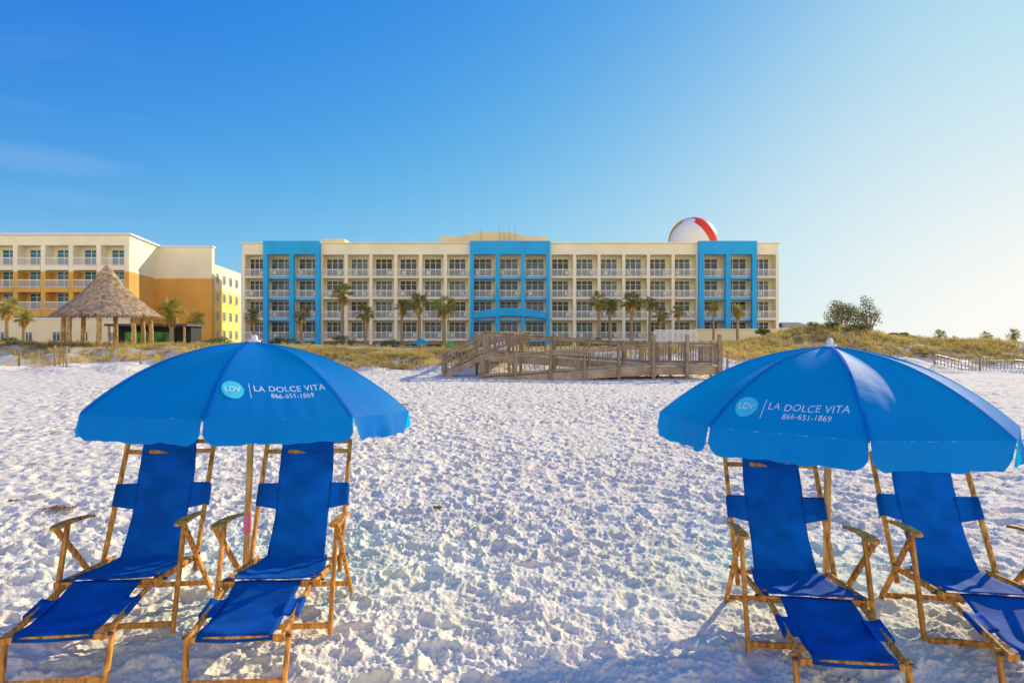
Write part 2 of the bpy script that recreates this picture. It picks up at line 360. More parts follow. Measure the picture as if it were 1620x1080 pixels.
# ------------------------------------------------------------------ hotel
YH=98.0; k=YH/F
def hx(px): return (px-810)*k
hot=thing('hotel','long cream hotel with blue framed bays and rows of balconies','hotel',(0,0,0))
zf=[11.0,8.0,5.0,2.0]; ZT=14.15; ZR=15.7
wall=MB(); wall.box(hx(385),hx(1230),YH+1.7,YH+16,-1,ZR-.15); wall.build('wall',M['cream'],hot)
par=MB(); par.box(hx(384),hx(1231),YH-.05,YH+1.69,ZT,ZR); par.build('parapet',M['creaml'],hot)
MB().box(hx(382),hx(1233),YH-.3,YH+.4,ZR+.003,ZR+.15).build('cornice',M['creaml'],hot)
secs=[(385,419,1,0),(419,508,2,1),(508,744,6,0),(744,870,3,1),(870,1104,6,0),(1104,1195,2,1),(1195,1230,1,0)]
fw=.22
rails={}; doors={}; panes={}
def rail_mesh(w):
    key=round(w,2)
    if key not in rails:
        b_=MB(); b_.box(-w/2,w/2,-.03,.03,.98,1.07); b_.box(-w/2,w/2,-.02,.02,.06,.13)
        n_=int(w/.14)
        for i in range(n_+1):
            x=-w/2+w*i/n_; b_.box(x-.018,x+.018,-.014,.014,.13,.98)
        rails[key]=b_.mesh('railing',M['rail'])
    return rails[key]
def door_mesh(w,h,cols):
    key=(round(w,2),h,cols)
    if key not in doors:
        b_=MB(); e=.09
        b_.box(-w/2,w/2,-.08,0,0,e); b_.box(-w/2,w/2,-.08,0,h-e,h)
        for i in range(cols+1):
            x=-w/2+(w-e)*i/cols; b_.box(x,x+e,-.078,0,e,h-e)
        b_.box(-w/2+e,w/2-e,-.06,0,h*.76,h*.76+.05)
        doors[key]=b_.mesh('glass_door',M['frame'])
        panes[key]=MB().box(-w/2+e/2,w/2-e/2,-.035,-.005,e/2,h-e/2).mesh('pane',M['glass'])
    return doors[key],panes[key]
bal_pos=[]
for a,b_,n_,blue in secs:
    for i in range(n_+1):
        xx=hx(a+(b_-a)*i/n_)
        if i==0 and a!=385: continue
        f=MB().box(xx-fw,xx+fw,YH,YH+1.69,-1,ZT-.003); f.build('fin_wall',M['creaml'],hot)
    for i in range(n_):
        x0=hx(a+(b_-a)*i/n_)+fw+.003; x1=hx(a+(b_-a)*(i+1)/n_)-fw-.003; w=x1-x0; xc=(x0+x1)/2
        for z in zf:
            MB().box(x0,x1,YH-.12,YH+1.69,z-(.32 if blue else .22),z).build('balcony_slab',M['slabblue'] if blue else M['slab'],hot)
            ins=.55 if blue else 0
            inst('balcony_railing',rail_mesh(w-ins),hot,(xc,YH-.06,z))
            dw=w*.80; dm,pm=door_mesh(dw,2.55 if z<11 else 2.75,3)
            d=inst('glass_door',dm,hot,(xc-w*.06,YH+1.69,z+.002)); inst('pane',pm,d)
            bal_pos.append((xc,z,w))
        gd,gp=door_mesh(w*.75,2.0,2)
        d=inst('ground_window',gd,hot,(xc,YH+1.69,-.6)); inst('pane',gp,d)
for s,(a,b_) in enumerate(((419,508),(744,870),(1104,1195))):
    bb=MB(); y0=YH-.75;y1=YH-.125; zt=ZR+.32; zb=1.0
    nb=(2,3,2)[s]; ow=hx(34)-hx(0); tot=hx(b_)-hx(a); gap=(tot-nb*ow)/(nb+1)
    x=hx(a)
    bb.box(hx(a),hx(b_),y0,y1,ZT-.05,zt)
    for i in range(nb+1):
        bb.box(x,x+gap,y0,y1,zb,ZT-.053); x+=gap+ow
    bb.build('blue_frame',M['hblue'],hot)
    MB().box(hx(a),hx(b_),YH-.122,YH+1.3,ZR+.16,zt-.003).build('frame_return',M['hblue'],hot)
arch=MB(); xa=hx(750.5); xb=hx(863.5); n_=24; vs=[]
for i in range(n_+1):
    u=i/n_; x=xa+(xb-xa)*u; sn=math.sin(PI*u)**.8; z1=5.75+.75*sn; z0=4.95+.4*sn
    vs+=[(x,YH-.95,z0),(x,YH-.95,z1),(x,YH-.755,z0),(x,YH-.755,z1)]
fs=[]
for i in range(n_):
    o=i*4; fs+=[(o,o+4,o+5,o+1),(o+1,o+5,o+7,o+3),(o+2,o+3,o+7,o+6),(o,o+2,o+6,o+4)]
arch.add(vs,fs).build('arch_band',M['hblue'],hot)
n_=20
pts=[(hx(693),ZR-.2),(hx(868),ZR-.2)]+[(hx(868-175*i/n_),ZR+1.5+(.8*math.sin(PI*(i/n_-.2)/.6)**.7 if .2<i/n_<.8 else 0)) for i in range(n_+1)]
nn=len(pts); b_=MB(); b_.add([(x,YH+3,z) for x,z in pts]+[(x,YH+9,z) for x,z in pts],[(i,(i+1)%nn,nn+(i+1)%nn,nn+i) for i in range(nn)]+[tuple(range(nn)),tuple(range(2*nn-1,nn-1,-1))])
b_.build('roof_pediment',M['pedim'],hot)
MB().box(hx(500),hx(537),YH+3,YH+7,ZR-.2,ZR+1.15).build('roof_plant_room',M['pedim'],hot)
for px,hh in ((806,4.0),(790,3.0),(760,2.6),(815,3.0),(797,2.4)): MB().tube([(hx(px),YH+2.6,ZR-.1),(hx(px),YH+2.6,ZR+hh)],.05,6).build('antenna',M['steel'],hot)
# balcony chairs
bc=MB(); bc.box(-.25,.25,-.25,.25,.38,.43)
for sx_ in (-1,1):
    for sy in (-1,1): bc.box(sx_*.22-.02,sx_*.22+.02,sy*.22-.02,sy*.22+.02,0,.38)
bc.box(-.25,.25,.25,.29,.43,.9); bcm=bc.mesh('balcony_chair',M['white'])
for i,(xc,z,w) in enumerate(bal_pos):
    o=inst('balcony_chair',bcm,None,(xc+random.choice((-1,1))*w*.26,YH+.6+random.random()*.3,z)); o.rotation_euler=(0,0,random.uniform(-1,1))
    tag(o,'small white chair standing behind a railing of the long cream hotel','chair','balcony chairs of the cream hotel')
# ------------------------------------------------------------------ left building
LB=thing('golden_hotel','golden and cream building with recessed balconies at the left edge','building')
YL=90.0; q_=YL/F
def lx(px): return (px-810)*q_
zl=[PZ(420,YL),PZ(455,YL),PZ(490,YL)]
poly=[(-80,YL+1.7),(-50.72,YL+1.7),(-52.35,101),(-52.35,115),(-80,115)]
MB().prism(poly,0,10.9).build('lower_wall',M['gold'],LB)
MB().prism(poly,10.903,15.7).build('upper_wall',M['creaml'],LB)
MB().prism([(-80,YL),(-50.42,YL),(-50.7,YL+1.69),(-80,YL+1.69)],PZ(388,YL),15.7).build('parapet',M['creaml'],LB)
MB().prism([(-80,YL-.3),(-50.1,YL-.3),(-52.1,101.2),(-80,101.2)],15.703,15.95).build('cornice',M['white'],LB)
MB().prism([(-80,YL-.04),(-50.38,YL-.04),(-50.65,YL+1.68),(-80,YL+1.68)],0,PZ(506,YL)).build('base_wall',M['cream'],LB)
MB().prism([(-80,YL-.15),(-50.2,YL-.15),(-50.6,YL+1.6),(-80,YL+1.6)],PZ(506,YL)+.003,PZ(502,YL)).build('belt_course',M['white'],LB)
edges=[200,156,112,68,24,-20,-64]
for i,e in enumerate(edges):
    MB().box(lx(e)-.3,lx(e)+(.3 if i else .34),YL+.002,YL+1.68,PZ(501,YL),10.9).build('pier',M['gold'],LB)
    MB().box(lx(e)-.3,lx(e)+(.3 if i else .34),YL+.002,YL+1.68,10.903,PZ(388,YL)-.003).build('pier',M['creaml'],LB)
for i in range(len(edges)-1):
    x1=lx(edges[i])-.303; x0=lx(edges[i+1])+.303; w=x1-x0; xc=(x0+x1)/2
    for j,z in enumerate(zl):
        MB().box(x0,x1,YL-.1,YL+1.68,z-.6 if j<2 else z-.9,z).build('balcony_slab',M['creaml'] if j==0 else M['gold'],LB)
        inst('balcony_railing',rail_mesh(w),LB,(xc,YL-.04,z))
        dm,_=door_mesh(w*.62,2.3,2); d=inst('glass_door',dm,LB,(xc-.1,YL+1.69,z+.002))
        inst('pane',MB().box(-w*.29,w*.29,-.035,-.005,.05,2.25).mesh('pane',M['bglass']),d)
    for zz in (2.3,):
        dm,_=door_mesh(w*.35,1.3,2); d=inst('window',dm,LB,(xc,YL-.042,zz-.6)); inst('pane',MB().box(-w*.16,w*.16,-.035,-.005,.05,1.25).mesh('pane',M['glass']),d)
MB().prism([(-52.6,101),(-44.4,101),(-44.55,102.2),(-52.6,102.2)],0,11.0).build('lower_wall',M['gold'],LB)
MB().prism([(-52.6,101),(-44.4,101),(-44.55,102.2),(-52.6,102.2)],11.003,15.6).build('upper_wall',M['creaml'],LB)
MB().prism([(-52.7,100.8),(-44.2,100.8),(-44.4,102.4),(-52.7,102.4)],15.603,15.85).build('cornice',M['white'],LB)
wp=[(-44.7,102.203),(-46.5,117),(-56,117),(-56,102.203)]
MB().prism(wp,0,9.6).build('lower_wall',M['yellow'],LB); MB().prism(wp,9.603,13.3).build('upper_wall',M['creaml'],LB)
dv=Vector((-1.8,14.8,0)); ld=dv.length; dv/=ld; ang=math.atan2(dv.y,dv.x)
for r_ in range(4):
    for c_ in range(4):
        s=1.8+c_*3.5; p=Vector((-44.7,102.2,0))+dv*s; z=2.0+r_*2.85
        dm,_=door_mesh(1.3,1.5,2); d=inst('window',dm,LB,(p.x+.02,p.y,z)); d.rotation_euler=(0,0,ang)
        inst('pane',MB().box(-.62,.62,-.035,-.005,.05,1.45).mesh('pane',M['glass']),d)
# ------------------------------------------------------------------ other structures
def house(name,label,px0,px1,pyt,pye,Y,wm,rm,cat='house'):
    t=thing(name,label,cat,((PX(px0,Y)+PX(px1,Y))/2,Y,0)); w=(PX(px1,Y)-PX(px0,Y))/2; ze=PZ(pye,Y); zt=PZ(pyt,Y)
    MB().box(-w*.93,w*.93,0,8,0,ze).build('wall',wm,t)
    MB().add([(-w,-.4,ze),(w,-.4,ze),(w,8.4,ze),(-w,8.4,ze),(-w*.55,4,zt),(w*.55,4,zt)],[(0,1,5,4),(1,2,5),(2,3,4,5),(3,0,4),(0,3,2,1)]).build('roof',rm,t)
    for s in (-.55,0,.55):
        MB().box(w*s-.5,w*s+.5,-.06,-.003,ze-1.6,ze-.4).build('window',M['glass'],t)
    return t
house('beach_house','pale house with dark grey roof just right of the long hotel',1237,1288,509,517,140,M['creaml'],M['roofd'])
house('pavilion','low building with flat green grey roof behind the picket fence at right',1540,1660,540,549,82,M['dark'],M['roofg'],'building')
lw=thing('beach_wall','low beige wall between the boardwalk and the grassy dune','wall',(0,0,0))
MB().box(PX(1100,92),PX(1242,92),92,92.4,0,PZ(522,92)).build('wall_panel',M['cream'],lw); MB().box(PX(1098,92),PX(1244,92),91.8,92.6,PZ(522,92)+.003,PZ(520,92)).build('coping',M['slab'],lw)
wr=thing('white_railing','white guard railing on the far side of the boardwalk end','railing',(0,0,0))
MB().box(PX(1035,60),PX(1102,60),60,60.06,PZ(523.5,60),PZ(521.5,60)).build('top_rail',M['white'],wr)
for i in range(8):
    x=PX(1035+67*i/7,60); MB().box(x-.04,x+.04,60.002,60.058,.8,PZ(523.5,60)-.002).build('post',M['white'],wr)
b_=MB()
for i in range(60):
    x=PX(1036+65*i/59,60); b_.box(x-.015,x+.015,60.015,60.045,1.2,PZ(524,60))
b_.build('pickets',M['white'],wr)
# water tower painted as a ball
wt=thing('water_tower','white and red striped ball shaped water tower rising behind the hotel roof','water tower',(PX(1096,190),190,0))
r_=38/F*190; zc=PZ(382,190); sp=MB(); nu,nv=48,24
ax=Matrix.Rotation(math.radians(-30),3,'Z')@Matrix.Rotation(math.radians(38),3,'X')
vs=[]
for j in range(nv+1):
    for i in range(nu): 
        th=PI*j/nv; ph=2*PI*i/nu; vs.append(ax@Vector((r_*math.sin(th)*math.cos(ph),r_*math.sin(th)*math.sin(ph),r_*math.cos(th)))+Vector((0,0,zc)))
sp.v=[tuple(v) for v in vs]
seq=[1,0,2,0,0,1]
for j in range(nv):
    for i in range(nu):
        sp.f.append((j*nu+i,(j+1)*nu+i,(j+1)*nu+(i+1)%nu,j*nu+(i+1)%nu)); sp.m.append(0 if j<2 or j>=nv-2 else seq[(((i-4)%nu)//8)%6])
sp.build('tank',[M['ballw'],M['red'],M['bally']],wt,True)
MB().tube([(0,0,0),(0,0,3),(0,0,zc-r_-2),(0,0,zc-r_*.8)],[3,1.6,1.4,2.6],20).build('column',M['ballw'],wt,True)
# thatched hut
YT=50.0; hut=thing('thatched_hut','conical thatched roof hut on log posts in front of the golden building','hut',(PX(170,YT),YT,Tz(PX(170,YT),YT)))
gz=hut.location.z; ez=PZ(499,YT)-gz; az=PZ(419,YT)-gz; er=3.5
def roof_r(s): return er*(s**1.0*.60+.40*s**2.2)+.1
rf=MB(); rf.grid(48,14,lambda u,v: Vector((roof_r(v)*math.cos(u*2*PI),roof_r(v)*math.sin(u*2*PI)*.9,az-(az-ez)*v)))
for i in range(12000):
    s=random.random()**.6; a=random.uniform(0,2*PI); ln=random.uniform(.04,.10); s2=min(1.08,s+ln); wv=random.uniform(.010,.03)
    o0=random.uniform(.01,.05); o1=random.uniform(.02,.09)
    def rp(s,a,o): r=roof_r(s)+o; return Vector((r*math.cos(a),r*math.sin(a)*.9,az-(az-ez)*s))
    da=wv/max(.3,roof_r(s)); sk=random.uniform(-.02,.02)
    rf.add([rp(s,a-da,o0),rp(s,a+da,o0),rp(s2,a+sk,o1)],[(0,1,2)])
rf.build('thatched_roof',M['thatch'],hut)
for i in range(8):
    a=2*PI*i/8+.3; MB().tube([(2.9*math.cos(a),2.6*math.sin(a),-.6),(2.9*math.cos(a)+.03,2.6*math.sin(a),1.2),(2.8*math.cos(a),2.5*math.sin(a),ez+.4)],[.19,.16,.15],10).build('post',M['log'],hut,True)
rg=MB()
for i in range(8):
    a=2*PI*i/8+.3; a2=a+2*PI/8; rg.tube([(2.85*math.cos(a),2.55*math.sin(a),ez+.1),(2.85*math.cos(a2),2.55*math.sin(a2),ez+.1)],.09,8)
rg.build('ring_beam',M['log'],hut)
st=thing('bar_stage','dark open bar stall with bright green panels beside the thatched hut','stall',(PX(232,58),58,1.0))
MB().box(-3.3,3.3,1,3,-.5,2.0).build('back_wall',M['dark'],st); MB().box(-3.5,3.5,-.2,3.2,2.003,2.2).build('roof',M['roofd'],st)
MB().box(-2.2,1.6,.6,.95,0,1.5).build('side_panel',M['mural'],st); 
for x in (-3.2,3.2): MB().tube([(x,0,-.5),(x,0,2)],.1,8).build('post',M['log'],st)
# ------------------------------------------------------------------ boardwalk
bw=thing('boardwalk','weathered wooden switchback ramp with picket railings crossing the dune','boardwalk')
def railing(p0,p1,h=1.0,posts=True,step=1.7,gap=.17):
    p0=Vector(p0);p1=Vector(p1); L_=(p1-p0).length; n_=max(1,round(L_/step)); d=(p1-p0)/L_
    side=Vector((-d.y,d.x,0)).normalized()
    r=MB(); up=Vector((0,0,1))
    r.bar(p0+up*h,p1+up*h,.17,.06,side); r.bar(p0+up*(h-.12),p1+up*(h-.12),.04,.11,side); r.bar(p0+up*.14,p1+up*.14,.04,.11,side)
    m_=int(L_/gap)
    for i in range(m_):
        p=p0+(p1-p0)*((i+.5)/m_)+side*.045; r.bar(p+up*.06,p+up*(h-.04),.035,.03,d)
    r.build('railing',M['board'],bw)
    if posts:
        for i in range(n_+1):
            p=p0+(p1-p0)*(i/n_)-side*.07; g_=Tz(p.x,p.y)
            MB().bar((p.x,p.y,g_-.3),(p.x,p.y,p.z+h+.08),.13,.13,(1,0,0)).build('post',M['board'],bw)
def run(p0,p1,w):
    p0=Vector(p0);p1=Vector(p1); d=(p1-p0).normalized(); side=Vector((-d.y,d.x,0)).normalized()*w
    L_=(p1-p0).length; n_=int(L_/.15); b_=MB()
    for i in range(n_):
        a=p0+d*(i*L_/n_); c_=p0+d*((i+.94)*L_/n_); b_.bar((a+side/2),(c_+side/2),w,.04,side,ch=.1)
    b_.build('deck',M['plank'],bw)
    for s in (.02,.98): MB().bar(p0+side*s-Vector((0,0,.19)),p1+side*s-Vector((0,0,.19)),.05,.34,side).build('joist',M['plank'],bw)
Yn,Ym,Yf=30.6,32.2,33.8
A_=(PX(770,Ym),Ym,PZ(559,Ym)); B_=(PX(1040,Ym),Ym,PZ(578,Ym))
z_pl=PZ(580,Yn)
run(A_,B_,1.5); railing(A_,B_,gap=.22); railing((A_[0],Yf,A_[2]),(B_[0],Yf,B_[2]),gap=.8)
C_=(PX(1033,Yn),Yn,z_pl); D_=(PX(762,Yn),Yn,.05)
run(D_,C_,1.45); railing(D_,C_,gap=.22)
E_=(PX(1138,Yn),Yn,z_pl); run(C_,E_,3.1); railing(C_,E_,h=1.08,step=1.45,gap=.12); railing((E_[0],Yn,E_[2]),(E_[0],Yn+3.1,E_[2]),h=1.08); railing((C_[0],Yn+3.15,C_[2]),(E_[0],Yn+3.15,E_[2]),h=1.08,gap=.12)
for px in (1033,1086,1137):
    x=PX(px,Yn); MB().bar((x,Yn-.12,-.4),(x,Yn-.12,PZ(529,Yn)),.16,.16).build('tall_post',M['board'],bw)
G_=(PX(701,Ym),Ym,.10); st_=MB(); n_=9
S0=(PX(766,Ym),Ym,A_[2])
for i in range(n_):
    u0=i/n_; x=G_[0]+(S0[0]-G_[0])*u0; z=G_[2]+(S0[2]-G_[2])*u0; st_.box(x,x+(S0[0]-G_[0])/n_+.02,Ym,Ym+1.5,z-.02,z+.03)
st_.build('stair_treads',M['plank'],bw)
for yy in (Ym+.03,Ym+1.47): MB().bar((G_[0],yy,G_[2]-.12),(S0[0],yy,S0[2]-.12),.05,.26,(0,1,0)).build('stringer',M['plank'],bw)
railing(G_,S0,step=2.0); railing((G_[0],Yf,G_[2]),(S0[0],Yf,S0[2]),step=2.0,gap=.5)
bx=PX(800,Yf); run((bx,Yf+.1,A_[2]+.005),(bx+1.5,56,1.6),1.6); railing((bx+.1,Yf+.1,A_[2]),(bx+1.6,56,1.6),gap=.6,h=.9,step=3); railing((bx-1.5,Yf+.1,A_[2]),(bx,56,1.6),gap=.6,h=.9,step=3)
# ------------------------------------------------------------------ fences and posts
def pfence(name,label,x0,y0,x1,y1,h,step=.14,lean=.05):
    t=thing(name,label,'fence'); b_=MB(); L_=math.hypot(x1-x0,y1-y0); n_=int(L_/step)
    for i in range(n_):
        u=i/n_; x=x0+(x1-x0)*u; y=y0+(y1-y0)*u; z=Tz(x,y); l=random.uniform(-lean,lean)
        b_.bar((x,y,z-.1),(x+l,y,z+h*random.uniform(.85,1.05)),.05,.015)
    b_.build('pickets',M['board'],t)
    m_=max(1,int(L_/2.2))
    for i in range(m_+1):
        u=i/m_; x=x0+(x1-x0)*u; y=y0+(y1-y0)*u; z=Tz(x,y); MB().bar((x,y-.05,z-.3),(x,y-.05,z+h*1.15),.09,.09).build('post',M['board'],t)
    w_=MB()
    for hh in (.25,.75):
        pp=[]
        for i in range(m_*4+1):
            u=i/(m_*4); x=x0+(x1-x0)*u; y=y0+(y1-y0)*u; pp.append((x,y-.02,Tz(x,y)+h*hh))
        w_.tube(pp,.012,5)
    w_.build('wire',M['steel'],t)
pfence('picket_fence','thin picket sand fence at the foot of the dune at right',PX(1478,39),39,PX(1700,37),37,.75,.17)
pfence('picket_fence','broken row of grey pickets half buried in sand at left',PX(88,38),38,PX(114,38),37.6,1.0,.28,.1)
for (px,Y_,h_,lab) in ((30,38,.9,'lone wooden post in the sand at the far left edge'),(222,39,.8,'short wooden post in sand below the thatched hut'),(1150,37,1.1,'lone wooden post just right of the boardwalk platform')):
    x=PX(px,Y_); o=MB().bar((x,Y_,Tz(x,Y_)-.3),(x+.05,Y_,Tz(x,Y_)+h_),.11,.11).build('wooden_post',M['board'],None); tag(o,lab,'post')
# ------------------------------------------------------------------ palms
def palm_crown(seed):
    r=random.Random(seed); g_=MB(); d_=MB()
    for i in range(40):
        a=r.uniform(0,2*PI); el=math.asin(r.uniform(-.45,1)); dr=Vector((math.cos(a)*math.cos(el),math.sin(a)*math.cos(el),math.sin(el)))
        c_=dr*r.uniform(.30,.5); g_.tube([(0,0,-.05),tuple(c_)],[.018,.01],3,False)
        up=Vector((0,0,1)); s=dr.cross(up).normalized()
        for j in range(11):
            th=(j-5)/5*1.25; dd=(dr*math.cos(th)+s*math.sin(th)).normalized(); ln=r.uniform(.42,.60)*(1-.25*abs(th)/1.25)
            p1=c_+dd*ln*.6; p2=c_+dd*ln-Vector((0,0,r.uniform(.08,.24))); w_=dd.cross(up).normalized()*.024
            g_.add([c_,p1-w_,p2,p1+w_],[(0,1,2,3)])
    for i in range(20):
        a=r.uniform(0,2*PI); dr=Vector((math.cos(a),math.sin(a),0))
        for j in range(6):
            e=dr*r.uniform(.15,.42)+Vector((r.uniform(-.1,.1),r.uniform(-.1,.1),-r.uniform(.35,.85))); w_=Vector((-dr.y,dr.x,0))*.03; c_=Vector((0,0,-.08))
            mdl=c_*.4+e*.6+dr*.1; d_.add([c_,mdl-w_,e,mdl+w_],[(0,1,2,3)])
    return g_.mesh('crown',M['frond']),d_.mesh('frond_skirt',M['deadfrond'])
crowns=[palm_crown(s) for s in range(4)]
def palm(px,py,rp,Y_,label,group,i):
    x=PX(px,Y_); zc=PZ(py,Y_); gz=Tz(x,Y_)-.2; R_=rp/F*Y_*1.45
    t=thing('palm_tree',label,'palm tree',(x,Y_,gz),0,group); hgt=zc-gz; ln=random.uniform(-.35,.35)
    pts=[];rad=[]
    for j in range(9):
        u=j/8; pts.append((ln*u*(1-u)*2,0,hgt*u)); rad.append((.19-.05*u+.012*(j%2))*min(1.2,R_/1.5))
    rad[0]*=1.35; MB().tube(pts,rad,9).build('trunk',M['trunk'],t,True)
    g_,d_=crowns[i%4]
    for nm,mm_ in (('crown',g_),('frond_skirt',d_)):
        o=inst(nm,mm_,t,(0,0,hgt)); o.scale=(R_,R_,R_*random.uniform(.9,1.1)); o.rotation_euler=(0,0,i*1.7)
G1='palm trees in front of the long hotel'
PL=[(543,464,17,88,'tallest palm left of the arch, standing before the left cream balconies'),
(400,501,13,88,'short palm at the far left corner of the long hotel'),
(478,498,13,88,'palm in front of the left blue framed bay'),
(578,496,14,84,'shorter palm just right of the tallest left palm'),
(637,485,14,88,'left palm of the trio left of the central blue bay'),
(662,479,17,85,'middle palm of the trio left of the central blue bay'),
(703,485,20,84,'bushiest palm, closest on the left to the central blue bay'),
(947,477,15,86,'first palm to the right of the central blue bay'),
(966,484,13,90,'slender palm second to the right of the central blue bay'),
(1000,477,18,85,'full crowned palm third to the right of the central blue bay'),
(1029,480,12,90,'slim palm fourth to the right of the central blue bay'),
(1046,498,13,84,'low palm fifth to the right of the central blue bay'),
(1072,493,11,90,'small palm just left of the right blue framed bay'),
(1128,485,11,88,'palm in front of the left half of the right blue bay'),
(1168,493,13,86,'palm in front of the right half of the right blue bay')]
for i,p in enumerate(PL): palm(p[0],p[1],p[2],p[3],p[4],G1,i)
G2='palm trees around the thatched hut'
for i,p in enumerate([(12,487,18,62,'palm at the very left edge of the photo'),(38,502,15,64,'palm second from the left edge, left of the hut'),(270,493,22,58,'broad bushy palm directly right of the thatched hut'),(312,507,15,62,'lower palm right of the broad one by the hut')]): palm(*p,G2,i+2)
G3='distant palms on the right horizon'
for i,p in enumerate([(1487,531,10,130,'leftmost of the distant palms on the right horizon'),(1510,539,8,130,'second distant palm on the right horizon'),(1560,532,9,150,'third distant palm on the right horizon'),(1603,530,10,140,'rightmost distant palm on the horizon')]): palm(*p,G3,i+1)
# ------------------------------------------------------------------ trees, shrubs
def foliage(rx,ry,rz,n,ls,seed,nl=9):
    r=random.Random(seed); b_=MB(); lob=[(r.uniform(-.6,.6)*rx,r.uniform(-.5,.5)*ry,r.uniform(-.35,.6)*rz,r.uniform(.28,.5)) for _ in range(nl)]
    for i in range(n):
        lx_,ly,lz,lr=r.choice(lob); d=Vector((r.gauss(0,1),r.gauss(0,1),r.gauss(0,1))).normalized()*(r.random()**.4)*lr
        c_=Vector((lx_+d.x*rx,ly+d.y*ry,lz+d.z*rz)); a=Vector((r.gauss(0,1),r.gauss(0,1),r.gauss(0,1))).normalized(); e=a.orthogonal().normalized(); s=ls*r.uniform(.5,1.4)
        b_.add([c_-a*s,c_+e*s*.45,c_+a*s,c_-e*s*.45],[(0,1,2,3)])
    return b_,lob
def tree(label,px,py,rpx,rpy,Y_,seed,n=2600):
    x=PX(px,Y_); gz=Tz(x,Y_)-.1; zc=PZ(py,Y_); t=thing('dune_tree',label,'tree',(x,Y_,gz)); rx=rpx/F*Y_; rz=rpy/F*Y_
    b_,lob=foliage(rx,rx*.8,rz,n,.085,seed,12); b_.build('crown',M['leaf'],t,loc=(0,0,zc-gz))
    tr=MB(); tr.tube([(0,0,-.3),(.05,0,(zc-gz)*.4)],[.12,.09],8)
    for l in lob: tr.tube([(.05,0,(zc-gz)*.35),(l[0]*.5,l[1]*.5,(zc-gz)*.5+(l[2]+zc-gz)*.25),(l[0],l[1],l[2]+zc-gz)],[.07,.045,.015],6)
    tr.build('trunk',M['trunk'],t)
tree('rounded dark green tree on top of the grassy dune',1330,500,37,27,60,3,3600)
tree('taller wispy tree at right of the rounded one on the dune',1376,496,23,32,60,8,1800)
def shrub(label,x,y,r_,h_,seed,m_='shrubleaf'):
    o,_=foliage(r_,r_*.8,h_*.7,int(500+300*r_),.09,seed,7); t=thing('shrub',label,'shrub',(x,y,Tz(x,y)),0,'low shrubs on the dune'); o.build('foliage',M[m_],t,loc=(0,0,h_*.35))
    s_=MB()
    for i in range(4): s_.tube([(0,0,-.1),(random.uniform(-.4,.4)*r_,random.uniform(-.3,.3)*r_,h_*.5)],[.03,.012],5)
    s_.build('stem',M['trunk'],t)
for i,(px,Y_,r_,h_,lab) in enumerate([(1300,50,1.3,.6,'green shrub on the left shoulder of the dune below the trees'),(1350,49,1.6,.6,'green shrub on the dune directly below the trees'),(1425,50,1.2,.5,'shrub on the dune right of the wispy tree'),(1535,56,1.4,.6,'shrub near the far right end of the dune'),(1215,55,1.2,.6,'shrub right of the boardwalk in front of the beige wall'),(1580,60,1.5,.7,'shrub beside the flat roofed building at right'),(345,60,1.4,.9,'shrub below the yellow wing at left'),(15,55,1.5,.7,'shrub under the leftmost palm'),(450,75,1.8,1.0,'shrub before the left blue bay of the hotel'),(620,78,1.6,1.0,'shrub left of the pool umbrellas'),(1460,60,1.4,.7,'shrub behind the dune crest at right'),(540,80,1.8,1.1,'shrub at the foot of the tallest palm'),(935,80,1.6,1.2,'shrub behind the boardwalk, right of the central blue bay'),(1175,80,1.8,1.0,'shrub in front of the right blue bay')]):
    shrub(lab,PX(px,Y_),Y_,r_,h_,40+i)
# ------------------------------------------------------------------ dune grass (stuff)
V=[];Fc=[]
def tufts(n,x0,x1,y0,y1,hmin,hmax,dens=.0,bl=22):
    for i in range(n):
        x=random.uniform(x0,x1); y=random.uniform(y0,y1)
        if math.sin(x*.9+1.3*math.sin(y*.5))+math.sin(y*1.3+x*.37)+random.uniform(-.9,.9)<dens: continue
        z=Tz(x,y)-.05; hh=random.uniform(hmin,hmax); sp=random.uniform(.12,.32)
        for j in range(bl):
            a=random.uniform(0,2*PI); rr=random.uniform(.02,.16); bx_=x+rr*math.cos(a); by=y+rr*math.sin(a); h_=hh*random.uniform(.5,1.1); l=sp*random.uniform(.3,1.6)
            tx=bx_+l*math.cos(a)-.06; ty=by+l*math.sin(a); w_=.012; o=len(V); c_,s_=math.cos(a+1.57)*w_,math.sin(a+1.57)*w_
            V.extend([(bx_-c_,by-s_,z),(bx_+c_,by+s_,z),((bx_+tx)/2+c_*.9-.02,(by+ty)/2+s_*.9,z+h_*.68),((bx_+tx)/2-c_*.9-.02,(by+ty)/2-s_*.9,z+h_*.68),(tx,ty,z+h_)])
            Fc.extend([(o,o+1,o+2,o+3),(o+3,o+2,o+4)])
tufts(1500,-42,-18,40.5,52,.22,.48,-.8)
tufts(150,-36,-19,38.5,41,.2,.4,.4)
tufts(1600,-15,-2,38.2,48,.2,.42,-1.5)
tufts(450,-3,14,38,52,.25,.5,-.4)
tufts(2900,13,34,40.5,55,.2,.45,-1.2)
tufts(1000,28,48,42,58,.2,.42,-.8)
tufts(500,-44,46,54,70,.25,.5,-.6)
me=bpy.data.meshes.new('dune_grass'); me.from_pydata(V,[],Fc); me.materials.append(M['grass']); me.update()
o=bpy.data.objects.new('dune_grass',me); COL.objects.link(o); o['kind']='stuff'; tag(o,'golden and green sea oats growing in tufts over the dunes','grass')
